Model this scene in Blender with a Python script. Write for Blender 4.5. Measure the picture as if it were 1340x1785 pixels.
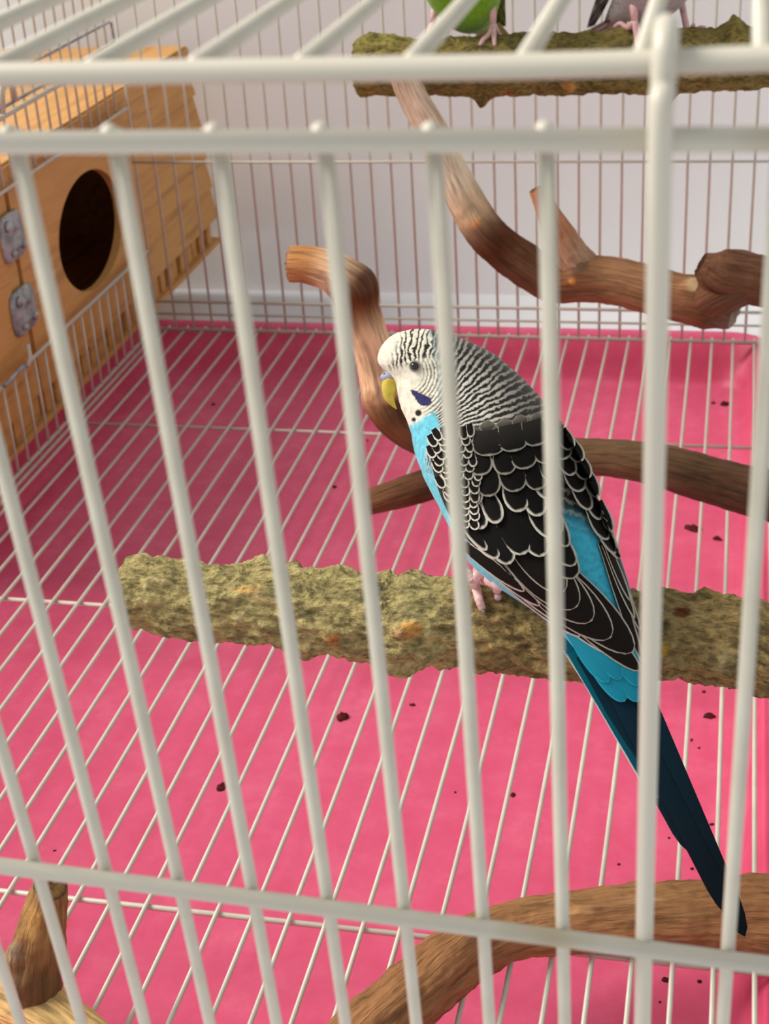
import bpy, math, random
import numpy as np
from mathutils import Vector, Matrix, noise
from mathutils.bvhtree import BVHTree

scene = bpy.context.scene
for o in list(bpy.data.objects):
    bpy.data.objects.remove(o)
col = scene.collection
random.seed(7)

# ------------------------------------------------------------------ camera
FPX = 2650.0                       # focal length in pixels of the 1340 x 1785 frame
CX, CY = 670.0, 892.5
CAMZ = 0.33                        # the lens is 33 cm above the surface the cage stands on
AX = np.array([0.97627412, -0.04720976, 0.21132932])    # world axes in camera coordinates
AY = np.array([0.20846784, 0.46887432, -0.85831115])
AZ = np.array([-0.05856623, 0.88200233, 0.46759158])
R = np.stack([AX, AY, AZ])
ORG = np.array([0.0, 0.0, CAMZ])

cam = bpy.data.cameras.new('camera')
camo = bpy.data.objects.new('camera', cam)
col.objects.link(camo)
cam.sensor_fit = 'VERTICAL'
cam.sensor_height = 24.0
cam.lens = FPX / 1785.0 * 24.0
cam.clip_start = 0.01
m = Matrix([[R[i][0], R[i][1], R[i][2], ORG[i]] for i in range(3)] + [[0, 0, 0, 1]])
camo.matrix_world = m
cam.dof.use_dof = True
cam.dof.focus_distance = 0.375
cam.dof.aperture_fstop = 27.0
scene.camera = camo

# ------------------------------------------------------------------ light and exposure
world = bpy.data.worlds.new('world')
scene.world = world
world.use_nodes = True
bg = world.node_tree.nodes['Background']
bg.inputs[0].default_value = (0.965, 0.985, 1.0, 1)
bg.inputs[1].default_value = 0.57
sun = bpy.data.lights.new('sun_left_offscreen', 'SUN')   # daylight from the left, outside the picture
sun.energy = 4.5
sun.angle = math.radians(34)
sun.color = (1.0, 0.93, 0.82)
suno = bpy.data.objects.new('sun_left_offscreen', sun)
col.objects.link(suno)
suno.location = (-2.5, 0.2, 2.6)
suno.rotation_euler = Vector((0.70, 0.05, -0.66)).to_track_quat('-Z', 'Y').to_euler()
scene.view_settings.view_transform = 'Standard'
scene.view_settings.look = 'None'
scene.view_settings.exposure = 0.0
scene.view_settings.gamma = 1.0
scene.view_settings.use_curve_mapping = False

# ------------------------------------------------------------------ helpers: pixels to places
def ray(x, y):
    v = np.array([x - CX, -(y - CY), -FPX])
    return R @ (v / FPX)           # optical depth 1
def onY(x, y, v):
    r = ray(x, y); return ORG + r * (v / r[1])
def onZ(x, y, z):                  # z is a world height
    r = ray(x, y); return ORG + r * ((z - CAMZ) / r[2])
def onX(x, y, v):
    r = ray(x, y); return ORG + r * (v / r[0])
def onD(x, y, d):
    return ORG + ray(x, y) * d
def opt(p):
    return -float((R.T @ (np.array(p) - ORG))[2])

# ------------------------------------------------------------------ helpers: objects
WL = {}
def link(name, data, parent=None, loc=(0, 0, 0)):
    o = bpy.data.objects.new(name, data)
    col.objects.link(o)
    loc = Vector(loc)
    if parent is not None:
        o.parent = parent
        o.location = loc - WL[parent]
    else:
        o.location = loc
    WL[o] = loc
    return o
def tag(o, label, cat, group=None):
    o['label'] = label; o['category'] = cat
    if group: o['group'] = group
    return o
def thing(name, loc, label, cat, group=None):
    o = link(name, None, None, loc)
    o.empty_display_size = 0.01
    return tag(o, label, cat, group)
def mesh(name, verts, faces, mat, smooth=True):
    me = bpy.data.meshes.new(name)
    me.from_pydata([tuple(v) for v in verts], [], faces)
    me.materials.append(mat)
    if smooth:
        me.polygons.foreach_set('use_smooth', [True] * len(me.polygons))
    me.update()
    return me
def obj(name, verts, faces, mat, parent=None, smooth=True, origin=None):
    """verts are world positions; the origin is placed at the parent's place or the given one"""
    if origin is None:
        origin = WL[parent] if parent is not None else Vector((0, 0, 0))
    origin = Vector(origin)
    ov = np.array(origin)
    me = mesh(name, np.array(verts) - ov, faces, mat, smooth)
    return link(name, me, parent, origin)
def attr_color(me, cols):
    a = me.color_attributes.new('Col', 'FLOAT_COLOR', 'POINT')
    a.data.foreach_set('color', np.concatenate([cols, np.ones((len(cols), 1))], 1).astype(np.float32).ravel())
def attr_vec(me, name, vs):
    a = me.attributes.new(name, 'FLOAT_VECTOR', 'POINT')
    a.data.foreach_set('vector', np.array(vs, np.float32).ravel())
def attr_f(me, name, vs):
    a = me.attributes.new(name, 'FLOAT', 'POINT')
    a.data.foreach_set('value', np.array(vs, np.float32).ravel())
def S(r, g, b):
    f = lambda c: (c / 255 / 12.92) if c / 255 <= .04045 else ((c / 255 + .055) / 1.055) ** 2.4
    return np.array([f(r), f(g), f(b)])

def box_data(x0, x1, y0, y1, z0, z1, bev=0.0):
    if bev <= 0:
        v = [(x, y, z) for x in (x0, x1) for y in (y0, y1) for z in (z0, z1)]
        f = [(0, 1, 3, 2), (4, 6, 7, 5), (0, 4, 5, 1), (2, 3, 7, 6), (0, 2, 6, 4), (1, 5, 7, 3)]
        return v, f
    import bmesh
    bm = bmesh.new()
    bmesh.ops.create_cube(bm, size=1.0)
    for w in bm.verts:
        w.co = Vector(((x0 + x1) / 2 + w.co.x * (x1 - x0), (y0 + y1) / 2 + w.co.y * (y1 - y0), (z0 + z1) / 2 + w.co.z * (z1 - z0)))
    bmesh.ops.bevel(bm, geom=list(bm.edges), offset=bev, segments=2, affect='EDGES')
    bm.verts.index_update()
    v = [tuple(w.co) for w in bm.verts]
    f = [tuple(w.index for w in fc.verts) for fc in bm.faces]
    bm.free()
    return v, f

def tube(path, radii, n=10, cap=True):
    """a tube along a list of points with parallel-transported rings"""
    P = np.array(path, float); k = len(P)
    T = np.gradient(P, axis=0)
    T /= np.linalg.norm(T, axis=1)[:, None]
    up = np.array([0, 0, 1.0]) if abs(T[0][2]) < .9 else np.array([1.0, 0, 0])
    N = np.cross(T[0], up); N /= np.linalg.norm(N)
    radii = np.broadcast_to(np.array(radii, float), (k,))
    V = []; F = []
    for i in range(k):
        N = N - T[i] * np.dot(N, T[i]); N /= np.linalg.norm(N)
        B = np.cross(T[i], N)
        for j in range(n):
            a = 2 * math.pi * j / n
            V.append(P[i] + radii[i] * (math.cos(a) * N + math.sin(a) * B))
    for i in range(k - 1):
        for j in range(n):
            F.append((i * n + j, i * n + (j + 1) % n, (i + 1) * n + (j + 1) % n, (i + 1) * n + j))
    if cap:
        F.append(tuple(range(n - 1, -1, -1)))
        F.append(tuple((k - 1) * n + j for j in range(n)))
    return V, F
def join(*parts):
    V = []; F = []
    for v, f in parts:
        o = len(V); V += [tuple(p) for p in v]; F += [tuple(i + o for i in q) for q in f]
    return V, F
def catmull(pts, n):
    P = np.array(pts, float)
    P = np.vstack([2 * P[0] - P[1], P, 2 * P[-1] - P[-2]])
    out = []
    segs = len(P) - 3
    for i in range(n):
        u = i / (n - 1) * segs
        k = min(int(u), segs - 1); t = u - k
        a, b, c, d = P[k:k + 4]
        out.append(.5 * (2 * b + (c - a) * t + (2 * a - 5 * b + 4 * c - d) * t * t + (3 * b - a - 3 * c + d) * t ** 3))
    return np.array(out)

# ------------------------------------------------------------------ materials
def newmat(name, color=(.8, .8, .8), rough=.5, spec=.5):
    mt = bpy.data.materials.new(name)
    mt.use_nodes = True
    b = mt.node_tree.nodes['Principled BSDF']
    b.inputs['Base Color'].default_value = (*color, 1)
    b.inputs['Roughness'].default_value = rough
    b.inputs['Specular IOR Level'].default_value = spec
    return mt, mt.node_tree.nodes, mt.node_tree.links, b
def ramp(nodes, stops):
    r = nodes.new('ShaderNodeValToRGB')
    e = r.color_ramp.elements
    while len(e) < len(stops): e.new(0.5)
    for el, (p, c) in zip(e, stops):
        el.position = p; el.color = (*c, 1)
    return r
def nz(nodes, links, vec, scale, detail=4, rough=.55):
    n = nodes.new('ShaderNodeTexNoise')
    n.inputs['Scale'].default_value = scale
    n.inputs['Detail'].default_value = detail
    n.inputs['Roughness'].default_value = rough
    if vec is not None: links.new(vec, n.inputs['Vector'])
    return n
def bump(nodes, links, b, h, strength, dist):
    n = nodes.new('ShaderNodeBump')
    n.inputs['Strength'].default_value = strength
    n.inputs['Distance'].default_value = dist
    links.new(h, n.inputs['Height']); links.new(n.outputs[0], b.inputs['Normal'])
    return n
def noisy(name, c0, c1, scale, rough, spec=.5, bmp=0.0, dist=.001, aniso=None, p0=.35, p1=.65):
    mt, N, L, b = newmat(name, c0, rough, spec)
    tc = N.new('ShaderNodeTexCoord')
    vec = tc.outputs['Object']
    if aniso:
        mp = N.new('ShaderNodeMapping'); mp.inputs['Scale'].default_value = aniso
        L.new(vec, mp.inputs[0]); vec = mp.outputs[0]
    n = nz(N, L, vec, scale, 5)
    r = ramp(N, [(p0, c0), (p1, c1)])
    L.new(n.outputs[0], r.inputs[0]); L.new(r.outputs[0], b.inputs['Base Color'])
    if bmp: bump(N, L, b, n.outputs[0], bmp, dist)
    return mt

M = {}
M['wall'] = noisy('painted_wall', S(242, 242, 242), S(246, 246, 246), 6, .8, .2, .1, .001)
M['floor'] = noisy('white_floor', S(212, 214, 220), S(220, 222, 226), 5, .6, .3)
M['wire'] = noisy('white_coated_wire', S(198, 193, 178), S(208, 204, 190), 90, .34, .5, .15, .0004)
M['wirefine'] = M['wire']
# rails carry small rusty stains
mt, N_, L_, b_ = newmat('stained_white_rail', S(224, 223, 212), .34)
tc = N_.new('ShaderNodeTexCoord')
n1 = nz(N_, L_, tc.outputs['Object'], 28, 3)
r1 = ramp(N_, [(.60, S(203, 198, 184)), (.70, S(176, 160, 122)), (.80, S(150, 128, 86))])
L_.new(n1.outputs[0], r1.inputs[0]); L_.new(r1.outputs[0], b_.inputs['Base Color'])
M['rail'] = mt
# pink plastic tray with pale scuffs
mt, N_, L_, b_ = newmat('pink_plastic', S(222, 40, 110), .42, .4)
tc = N_.new('ShaderNodeTexCoord')
n1 = nz(N_, L_, tc.outputs['Object'], 60, 6, .7)
r1 = ramp(N_, [(.30, S(214, 80, 118)), (.52, S(220, 90, 128)), (.70, S(226, 104, 138)), (.80, S(236, 142, 164))])
L_.new(n1.outputs[0], r1.inputs[0]); L_.new(r1.outputs[0], b_.inputs['Base Color'])
n2 = nz(N_, L_, tc.outputs['Object'], 240, 2)
bump(N_, L_, b_, n2.outputs[0], .12, .0005)
b_.inputs['Subsurface Weight'].default_value = .0
M['pink'] = mt

def pine(name, c0, c1, scale=38, aniso=(1, .09, 1)):
    mt, N, L, b = newmat(name, c0, .55, .3)
    tc = N.new('ShaderNodeTexCoord')
    mp = N.new('ShaderNodeMapping'); mp.inputs['Scale'].default_value = aniso
    L.new(tc.outputs['Object'], mp.inputs[0])
    n = nz(N, L, mp.outputs[0], scale, 6, .6)
    r = ramp(N, [(.3, c0), (.52, c1), (.66, c0 * .8), (.75, c1)])
    L.new(n.outputs[0], r.inputs[0]); L.new(r.outputs[0], b.inputs['Base Color'])
    bump(N, L, b, n.outputs[0], .2, .0006)
    return mt
M['pine'] = pine('nest_box_pine', S(190, 138, 76), S(206, 154, 90), 120)
M['nostril'] = newmat('nostril', S(104, 100, 124), .6, .3)[0]
M['metal'] = noisy('grey_metal', S(120, 126, 130), S(176, 180, 182), 160, .38, .6)
for k_ in ('metal',):
    M[k_].node_tree.nodes['Principled BSDF'].inputs['Metallic'].default_value = .15

def bark_mat(name, stops, scale, stretch, bstr, bdist, rough=.85):
    """colour attribute Col multiplies a stretched bark noise read from branch coordinates"""
    mt, N, L, b = newmat(name, (.3, .2, .1), rough, .2)
    at = N.new('ShaderNodeAttribute'); at.attribute_name = 'bk'
    mp = N.new('ShaderNodeMapping'); mp.inputs['Scale'].default_value = (stretch, 1, 1)
    L.new(at.outputs['Vector'], mp.inputs[0])
    n = nz(N, L, mp.outputs[0], scale, 8, .65)
    v = N.new('ShaderNodeTexNoise'); v.inputs['Scale'].default_value = scale * 3.2; v.inputs['Detail'].default_value = 6
    L.new(mp.outputs[0], v.inputs['Vector'])
    mx = N.new('ShaderNodeMath'); mx.operation = 'MULTIPLY_ADD'
    L.new(v.outputs[0], mx.inputs[0]); mx.inputs[1].default_value = .45
    ml = N.new('ShaderNodeMath'); ml.operation = 'MULTIPLY'; ml.inputs[1].default_value = .62
    L.new(n.outputs[0], ml.inputs[0]); L.new(ml.outputs[0], mx.inputs[2])
    r = ramp(N, stops); L.new(mx.outputs[0], r.inputs[0])
    ca = N.new('ShaderNodeAttribute'); ca.attribute_name = 'Col'
    mm = N.new('ShaderNodeMix'); mm.data_type = 'RGBA'; mm.blend_type = 'MULTIPLY'; mm.inputs[0].default_value = 1
    L.new(r.outputs[0], mm.inputs[6]); L.new(ca.outputs['Color'], mm.inputs[7])
    L.new(mm.outputs[2], b.inputs['Base Color'])
    bump(N, L, b, mx.outputs[0], bstr, bdist)
    return mt
g = lambda v: np.array([v, v, v])
M['bark'] = bark_mat('rough_bark', [(.38, g(.38)), (.475, g(.62)), (.54, g(.95)), (.64, g(1.35))], 330, .50, 1.0, .005)
M['wood'] = bark_mat('smooth_wood', [(.36, g(.42)), (.46, g(.72)), (.55, g(1.0)), (.68, g(1.25))], 240, .11, 1.0, .003, .75)

# ------------------------------------------------------------------ the setting
GZ = 0.030          # height of the grate
TRAYZ = 0.005       # tray bottom (upper side)
XL, XR = -0.309, 0.0235
YB = 0.750
YWALL = 0.898
def struct(name, v, f, mat):
    o = obj(name, v, f, mat, None, False); o['kind'] = 'structure'; return o
v, f = box_data(-1.6, 1.4, -0.6, YWALL + .05, -0.03, 0.0)
struct('floor', v, f, M['floor'])
v, f = box_data(-1.6, 1.4, YWALL, YWALL + .05, 0.0, .75)
struct('wall_back', v, f, M['wall'])

# ------------------------------------------------------------------ pink tray
def round_rect(x0, x1, y0, y1, r, n=8):
    out = []
    for cx, cy, a0 in ((x1 - r, y1 - r, 0), (x0 + r, y1 - r, 90), (x0 + r, y0 + r, 180), (x1 - r, y0 + r, 270)):
        for i in range(n + 1):
            a = math.radians(a0 + 90 * i / n)
            out.append((cx + r * math.cos(a), cy + r * math.sin(a)))
    return out
def tray():
    t = thing('cage_tray', (-.15, .45, 0), 'deep pink plastic tray under the white wire grate', 'tray')
    x0, x1, y0, y1 = -.3375, .0295, .128, .770
    def ring(inset, z, r): return [(x, y, z) for x, y in round_rect(x0 + inset, x1 - inset, y0 + inset, y1 - inset, r)]
    prof = [(.010, 0.0, .02), (.002, .020, .024), (.000, .0245, .025), (.0005, .0285, .025), (.003, .0298, .024), (.0065, .0292, .022),
            (.0080, .0280, .020), (.0090, .0265, .020), (.0160, .0095, .018), (.0172, .0068, .0175), (.0192, TRAYZ, .017)]
    V = []; F = []
    n = len(ring(*prof[0]))
    for p in prof: V += ring(*p)
    for i in range(len(prof) - 1):
        for j in range(n):
            F.append((i * n + j, i * n + (j + 1) % n, (i + 1) * n + (j + 1) % n, (i + 1) * n + j))
    F.append(tuple(range(n - 1, -1, -1)))
    F.append(tuple((len(prof) - 1) * n + j for j in range(n)))
    obj('tray_shell', V, F, M['pink'], t)
    return t
tray()

# ------------------------------------------------------------------ wire cage
def cyl(p0, p1, r, n=10):
    return tube([p0, p1], r, n)
cage = thing('bird_cage', (-.15, .45, GZ), 'white wire bird cage of thin vertical bars over a pink tray', 'cage')
def bar_mesh(vec, r, mat, n=10, name='bar'):
    v, f = cyl((0, 0, 0), vec, r, n)
    return mesh(name, v, f, mat)
def bars(panel, me, starts, name='bar'):
    for s in starts: link(name, me, panel, s)

ZTOP = CAMZ - .0308
YF0 = .144                                     # the front leans a little: nearer to the lens at its top
front_y = lambda z: .144 + (CAMZ - .0385 - z) * .100
SP = .0109
# front panel
zr = CAMZ - .0369; zl = CAMZ - .1464
def rail(name, p0, p1, r, parent, mat=None, n=12):
    v, f = cyl(p0, p1, r, n); return obj(name, v, f, mat or M['rail'], parent)
fx = [-.00635 + SP * k for k in range(2, -28, -1)]
rv = .00092
fp = rail('front_panel', (XL, front_y(zr) - .0016, zr), (XR, front_y(zr) - .0016, zr), .00122, cage)
fp['label'] = 'front panel top rail of the white cage'
tilt = lambda x: zl - .034 * (x + .044)         # this rail was fixed a little askew
rail('rail', (XL, front_y(tilt(XL)) - .0016, tilt(XL)), (XR, front_y(tilt(XR)) - .0016, tilt(XR)), .00125, fp)
zb = GZ + .003
rail('rail', (XL, front_y(zb) - .0016, zb), (XR, front_y(zb) - .0016, zb), .00125, fp)
fb = bar_mesh((0, front_y(zb) - front_y(zr), zb - zr - .001), rv, M['wire'], 12)
bars(fp, fb, [(x, front_y(zr), zr + .0008) for x in fx if abs(x + .00635) > .001 and x > XL])
# small weld bumps where the bars meet the top rail
for x in fx:
    if x < XL: continue
    v, f = tube([(x, front_y(zr) - .0012, zr + d) for d in (.0002, .0010, .0015, .0018)], [.0011, .0010, .0007, .0002], 8)
    obj('weld', v, f, M['wire'], fp)
# the thicker hook bar that reaches over the roof rail
hx = -.00635
ty = .1456
path = [(hx, front_y(zb), zb), (hx, front_y(.15), .15), (hx, front_y(.25) - .0014, .25), (hx, front_y(zr) - .0038, zr),
        (hx, ty - .0034, ZTOP - .002), (hx, ty - .0026, ZTOP + .0018), (hx, ty - .0004, ZTOP + .0034), (hx, ty + .0016, ZTOP + .0028), (hx, ty + .0028, ZTOP + .0008)]
pp = catmull(path, 80)
v, f = tube(pp, .00116, 12)
o = obj('hook_bar', v, f, M['rail'], fp)

# roof panel
pts = []
for i in range(24):
    x = XL + (XR - XL) * i / 23
    pts.append((x, ty, ZTOP + .0010 * max(0, (x + .03) / .05) ** 2))
v, f = tube(catmull(pts, 60), .00125, 12)
tp = obj('roof_panel', v, f, M['rail'], cage)
rail('rail', (XL, YB, ZTOP), (XR, YB, ZTOP), .0012, tp)
rail('rail', (XL, .45, ZTOP - .002), (XR, .45, ZTOP - .002), .0010, tp)
tb = bar_mesh((0, YB - ty, 0), .00100, M['wire'], 10)
bars(tp, tb, [(.0024 - SP * k, ty, ZTOP + .0006) for k in range(-1, 29) if .0024 - SP * k > XL])

# back panel
bk_sp = .01063
x0 = onY(1047, 200, YB)[0]
bkx = [x0 + bk_sp * k for k in range(-40, 40) if XL < x0 + bk_sp * k < XR]
bp = rail('back_panel', (XL, YB, GZ + .001), (XR, YB, GZ + .001), .0009, cage, M['wirefine'], 8)
for z, r in ((CAMZ - .2825, .0009), (CAMZ - .2897, .0007), (CAMZ - .205, .0007)):
    rail('rail', (XL, YB - .0012, z), (XR, YB - .0012, z), r, bp, M['wirefine'], 8)
bb = bar_mesh((0, 0, ZTOP - GZ), .00068, M['wirefine'], 8)
bars(bp, bb, [(x, YB, GZ) for x in bkx])

# left panel
lp = rail('side_panel', (XL, .15, GZ + .002), (XL, YB, GZ + .002), .0009, cage, M['wirefine'], 8)
for z, r in ((CAMZ - .2540, .0010), (CAMZ - .1765, .0009), (CAMZ - .1470, .0012), (ZTOP, .0012)):
    rail('rail', (XL + .0012, .15, z), (XL + .0012, YB, z), r, lp, M['wirefine'], 8)
lb = bar_mesh((0, 0, ZTOP - GZ), .00068, M['wirefine'], 8)
lsp = .01135
# the strip between two rails is left open for the nest box
za_, zb_ = CAMZ - .2540, CAMZ - .1765
lbl = bar_mesh((0, 0, za_ - GZ), .00068, M['wirefine'], 8)
lbu = bar_mesh((0, 0, ZTOP - zb_), .00068, M['wirefine'], 8)
for k in range(-38, 16):
    y_ = .5781 + lsp * k
    if not .16 < y_ < YB - .004: continue
    if .515 < y_ < .744:
        link('bar', lbl, lp, (XL, y_, GZ)); link('bar', lbu, lp, (XL, y_, zb_))
    else: link('bar', lb, lp, (XL, y_, GZ))
# little lifting hatch in that panel and its clip
z0, z1 = CAMZ - .1415, CAMZ - .1310
loop = [(XL + .003, .60, z1), (XL + .003, .7365, z1), (XL + .003, .7395, z1 - .001), (XL + .003, .740, z0), (XL + .003, .70, z0 - .001), (XL + .003, .60, z0 - .001)]
v, f = tube(loop, .0008, 8); obj('hatch_frame', v, f, M['metal'], lp)
p = onX(8, 160, XL + .004)
v, f = tube([p + np.array([0, -.006, -.008]), p + np.array([0, -.003, .001]), p + np.array([.001, .001, .004]), p + np.array([.001, .006, .002]), p + np.array([0, .008, -.005])], .0016, 10)
obj('clip', v, f, M['rail'], lp)
p = onX(52, 622, XL + .003)
v, f = tube([p + np.array([0, 0, .006]), p, p + np.array([0, -.004, -.003])], .0011, 8); obj('clip', v, f, M['rail'], lp)
p2 = onX(8, 672, XL + .003)
v, f = tube([p2, onX(44, 634, XL + .003)], .0010, 8); obj('latch', v, f, M['metal'], lp)

# right panel, outside the picture
rp = rail('side_panel', (XR, .15, GZ + .002), (XR, YB, GZ + .002), .0009, cage, M['wirefine'], 8)
rail('rail', (XR, .15, ZTOP), (XR, YB, ZTOP), .0012, rp, M['wirefine'], 8)
bars(rp, lb, [(XR, .5781 + lsp * k, GZ) for k in range(-38, 16) if .16 < .5781 + lsp * k < YB - .004])

# floor grate
gr = thing('floor_grate', (-.15, .45, GZ), 'white wire floor grate lying over the pink tray', 'grate')
gx0 = onZ(1249, 1500, GZ)[0]
gs = .01063
gm = bar_mesh((0, .756 - .155, 0), .00076, M['wirefine'], 8)
for k in range(-40, 40):
    x = gx0 + gs * k
    if XL + .003 < x < XR - .001: link('wire', gm, gr, (x, .155, GZ))
for yy, r in ((.1585, .0009), (.3085, .00085), (.4665, .00085), (.6290, .00085), (.7540, .0009)):
    v, f = cyl((XL, yy, GZ - .0013), (XR, yy, GZ - .0013), r, 8); obj('crossbar', v, f, M['wirefine'], gr)
for x in (XL + .0012, XR - .001):
    v, f = cyl((x, .155, GZ - .001), (x, .756, GZ - .001), .0009, 8); obj('edge_wire', v, f, M['wirefine'], gr)
BUILD_MORE = True

# ------------------------------------------------------------------ nest box on the outside of the left panel
def nest_box():
    X0 = XL - .0030                       # its face touches the wires
    zt, zbm = CAMZ - .1675, CAMZ - .2935
    ya = .500
    yb = lambda z: .8615 + (zt - z) * .20          # slanted rear end
    t = thing('nest_box', (X0 - .06, .69, zbm), 'pine nest box with round entrance hole hung outside the cage wires', 'nest box')
    th = .010
    def prism(name, poly, xa, xb, mat, parent=t, grain=None):
        """polygon in (y, z) pushed from xa to xb"""
        n = len(poly)
        V = [(xa, y, z) for y, z in poly] + [(xb, y, z) for y, z in poly]
        F = [tuple(range(n)), tuple(range(2 * n - 1, n - 1, -1))] + [(i, i + n, (i + 1) % n + n, (i + 1) % n) for i in range(n)]
        return obj(name, V, F, mat, parent, False)
    ysplit = .752
    lip = CAMZ - .2765
    # smooth front board with the entrance hole: a grid of quads around the hole
    zr0, zr1 = lip, zt - .010
    cy, cz = .6925, CAMZ - .2240
    ry, rz = .0410, .0290
    def hole(a):
        k = 1.0
        return (cy + ry * math.cos(a) * k, cz + rz * math.sin(a) * k)
    bxs = (.610, ysplit, zr0, zr1)
    def outer(a):
        dy, dz = math.cos(a), math.sin(a)
        ts = []
        if dy > 1e-9: ts.append((bxs[1] - cy) / dy)
        if dy < -1e-9: ts.append((bxs[0] - cy) / dy)
        if dz > 1e-9: ts.append((bxs[3] - cz) / dz)
        if dz < -1e-9: ts.append((bxs[2] - cz) / dz)
        k = min(ts); return (cy + dy * k, cz + dz * k)
    cor = [math.atan2(z - cz, y - cy) % (2 * math.pi) for y in bxs[:2] for z in bxs[2:]]
    A = sorted(set([2 * math.pi * i / 64 for i in range(64)] + cor))
    n = len(A); V = []; F = []
    for x in (X0, X0 - .0042):
        V += [(x, *hole(a)) for a in A]; V += [(x, *outer(a)) for a in A]
    for i in range(n):
        j = (i + 1) % n
        F += [(i, j, n + j, n + i), (2 * n + i, 3 * n + i, 3 * n + j, 2 * n + j), (i, 2 * n + i, 2 * n + j, j), (n + i, n + j, 3 * n + j, 3 * n + i)]
    fb_ = obj('front_board', V, F, M['pine'], t, False)
    # left board with two grooves, a batten and its two grey plates
    prism('front_board', [(ya, zr0), (.5965, zr0), (.5965, zr1), (ya, zr1)], X0, X0 - th, M['pine'])
    prism('batten', [(.5985, zr0), (.6080, zr0), (.6080, zr1), (.5985, zr1)], X0 - .001, X0 - th, M['pine'])
    prism('groove_backing', [(.59, zr0), (.615, zr0), (.615, zr1), (.59, zr1)], X0 - th + .001, X0 - th - .001, M['pine'])
    # horizontal siding boards behind the split
    rows = 5
    hgt = (zr1 - lip) / rows
    for i in range(rows):
        za = lip + hgt * i + .0006; zc = lip + hgt * (i + 1) - .0006
        V = []
        for x, z in ((X0 - th, za), (X0 + .0002, za), (X0 - .0018, zc), (X0 - th, zc)):
            V.append((x, ysplit + .0008, z)); V.append((x, yb(z), z))
        F = [(0, 1, 3, 2), (2, 3, 5, 4), (4, 5, 7, 6), (6, 7, 1, 0), (0, 2, 4, 6), (1, 7, 5, 3)]
        obj('siding_board', V, F, M['pine'], t, False)
    prism('siding_backing', [(ysplit, lip), (yb(lip) - .003, lip), (yb(zr1) - .003, zr1), (ysplit, zr1)], X0 - th + .0015, X0 - th - .002, M['pine'])
    # lower strip of short upright slats, set back
    y = ya
    while y < yb(zbm) - .010:
        w = .0088 + random.uniform(-.0008, .0008)
        d = .0030 + random.choice((0, .001, .002))
        v, f = box_data(X0 - th, X0 - d, y, y + w, zbm + .002, lip - random.uniform(0, .0006), .0006)
        obj('slat', v, f, M['pine'], t, False)
        y += w + .0030
    prism('bottom_rail', [(ya, zbm), (yb(zbm), zbm), (yb(zbm), zbm + .003), (ya, zbm + .003)], X0 - .001, X0 - .12, M['pine'])
    prism('strip_backing', [(ya, zbm + .003), (yb(zbm) - .004, zbm + .003), (yb(lip) - .004, lip), (ya, lip)], X0 - .0075, X0 - th - .004, M['pine'])
    # the rest of the body and the roof
    prism('rear_board', [(yb(zbm) - .008, zbm + .003), (yb(zbm), zbm + .003), (yb(zr1), zr1), (yb(zr1) - .008, zr1)], X0 - th, X0 - .12, M['pine'])
    prism('end_board', [(ya, zbm + .003), (ya + .008, zbm + .003), (ya + .008, zr1), (ya, zr1)], X0 - th, X0 - .12, M['pine'])
    prism('far_board', [(ya, zbm), (yb(zbm), zbm), (yb(zr1), zr1), (ya, zr1)], X0 - .112, X0 - .12, M['pine'])
    v, f = box_data(X0 - .128, X0 + .0006, ya - .006, yb(zt) + .002, zr1, zt, .0012)
    obj('roof', v, f, M['pine'], t, False)
    v, f = box_data(X0 - .0002, X0 + .0010, ya - .006, yb(zt) - .0015, zr1 + .0006, zt - .0012)
    obj('roof_edge', v, f, M['pine'], t, False)
    # plates
    for px, py, ww, hh in ((22, 412, .0220, .0215), (42, 540, .0240, .0210)):
        p = onX(px, py, X0 + .001)
        n = 20; V = []; F = []
        prof = ((0, 1.0), (.0010, 1.0), (.0016, .93), (.0017, .62), (.0028, .50), (.0030, .30), (.0016, .22))
        for d, s in prof:
            for i in range(n):
                a = 2 * math.pi * i / n
                ca, sa = math.cos(a), math.sin(a)
                e = .45
                V.append((p[0] - .0008 + d, p[1] + s * ww / 2 * math.copysign(abs(ca) ** e, ca), p[2] + s * hh / 2 * math.copysign(abs(sa) ** e, sa)))
        for i in range(len(prof) - 1):
            for j in range(n): F.append((i * n + j, i * n + (j + 1) % n, (i + 1) * n + (j + 1) % n, (i + 1) * n + j))
        F.append(tuple((len(prof) - 1) * n + j for j in range(n)))
        pl = obj('metal_plate', V, F, M['metal'], t)
        for dy, dz, r in ((.3, -.25, .0024), (-.25, .28, .0028), (-.2, -.3, .0018)):
            c = p + np.array([.0012, dy * ww, dz * hh])
            v, f = tube([c, c + np.array([.0012, 0, 0]), c + np.array([.0020, 0, 0])], [r, r * .8, r * .2], 10)
            obj('rivet', v, f, M['metal'], pl)
    return t
nest_box()

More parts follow.
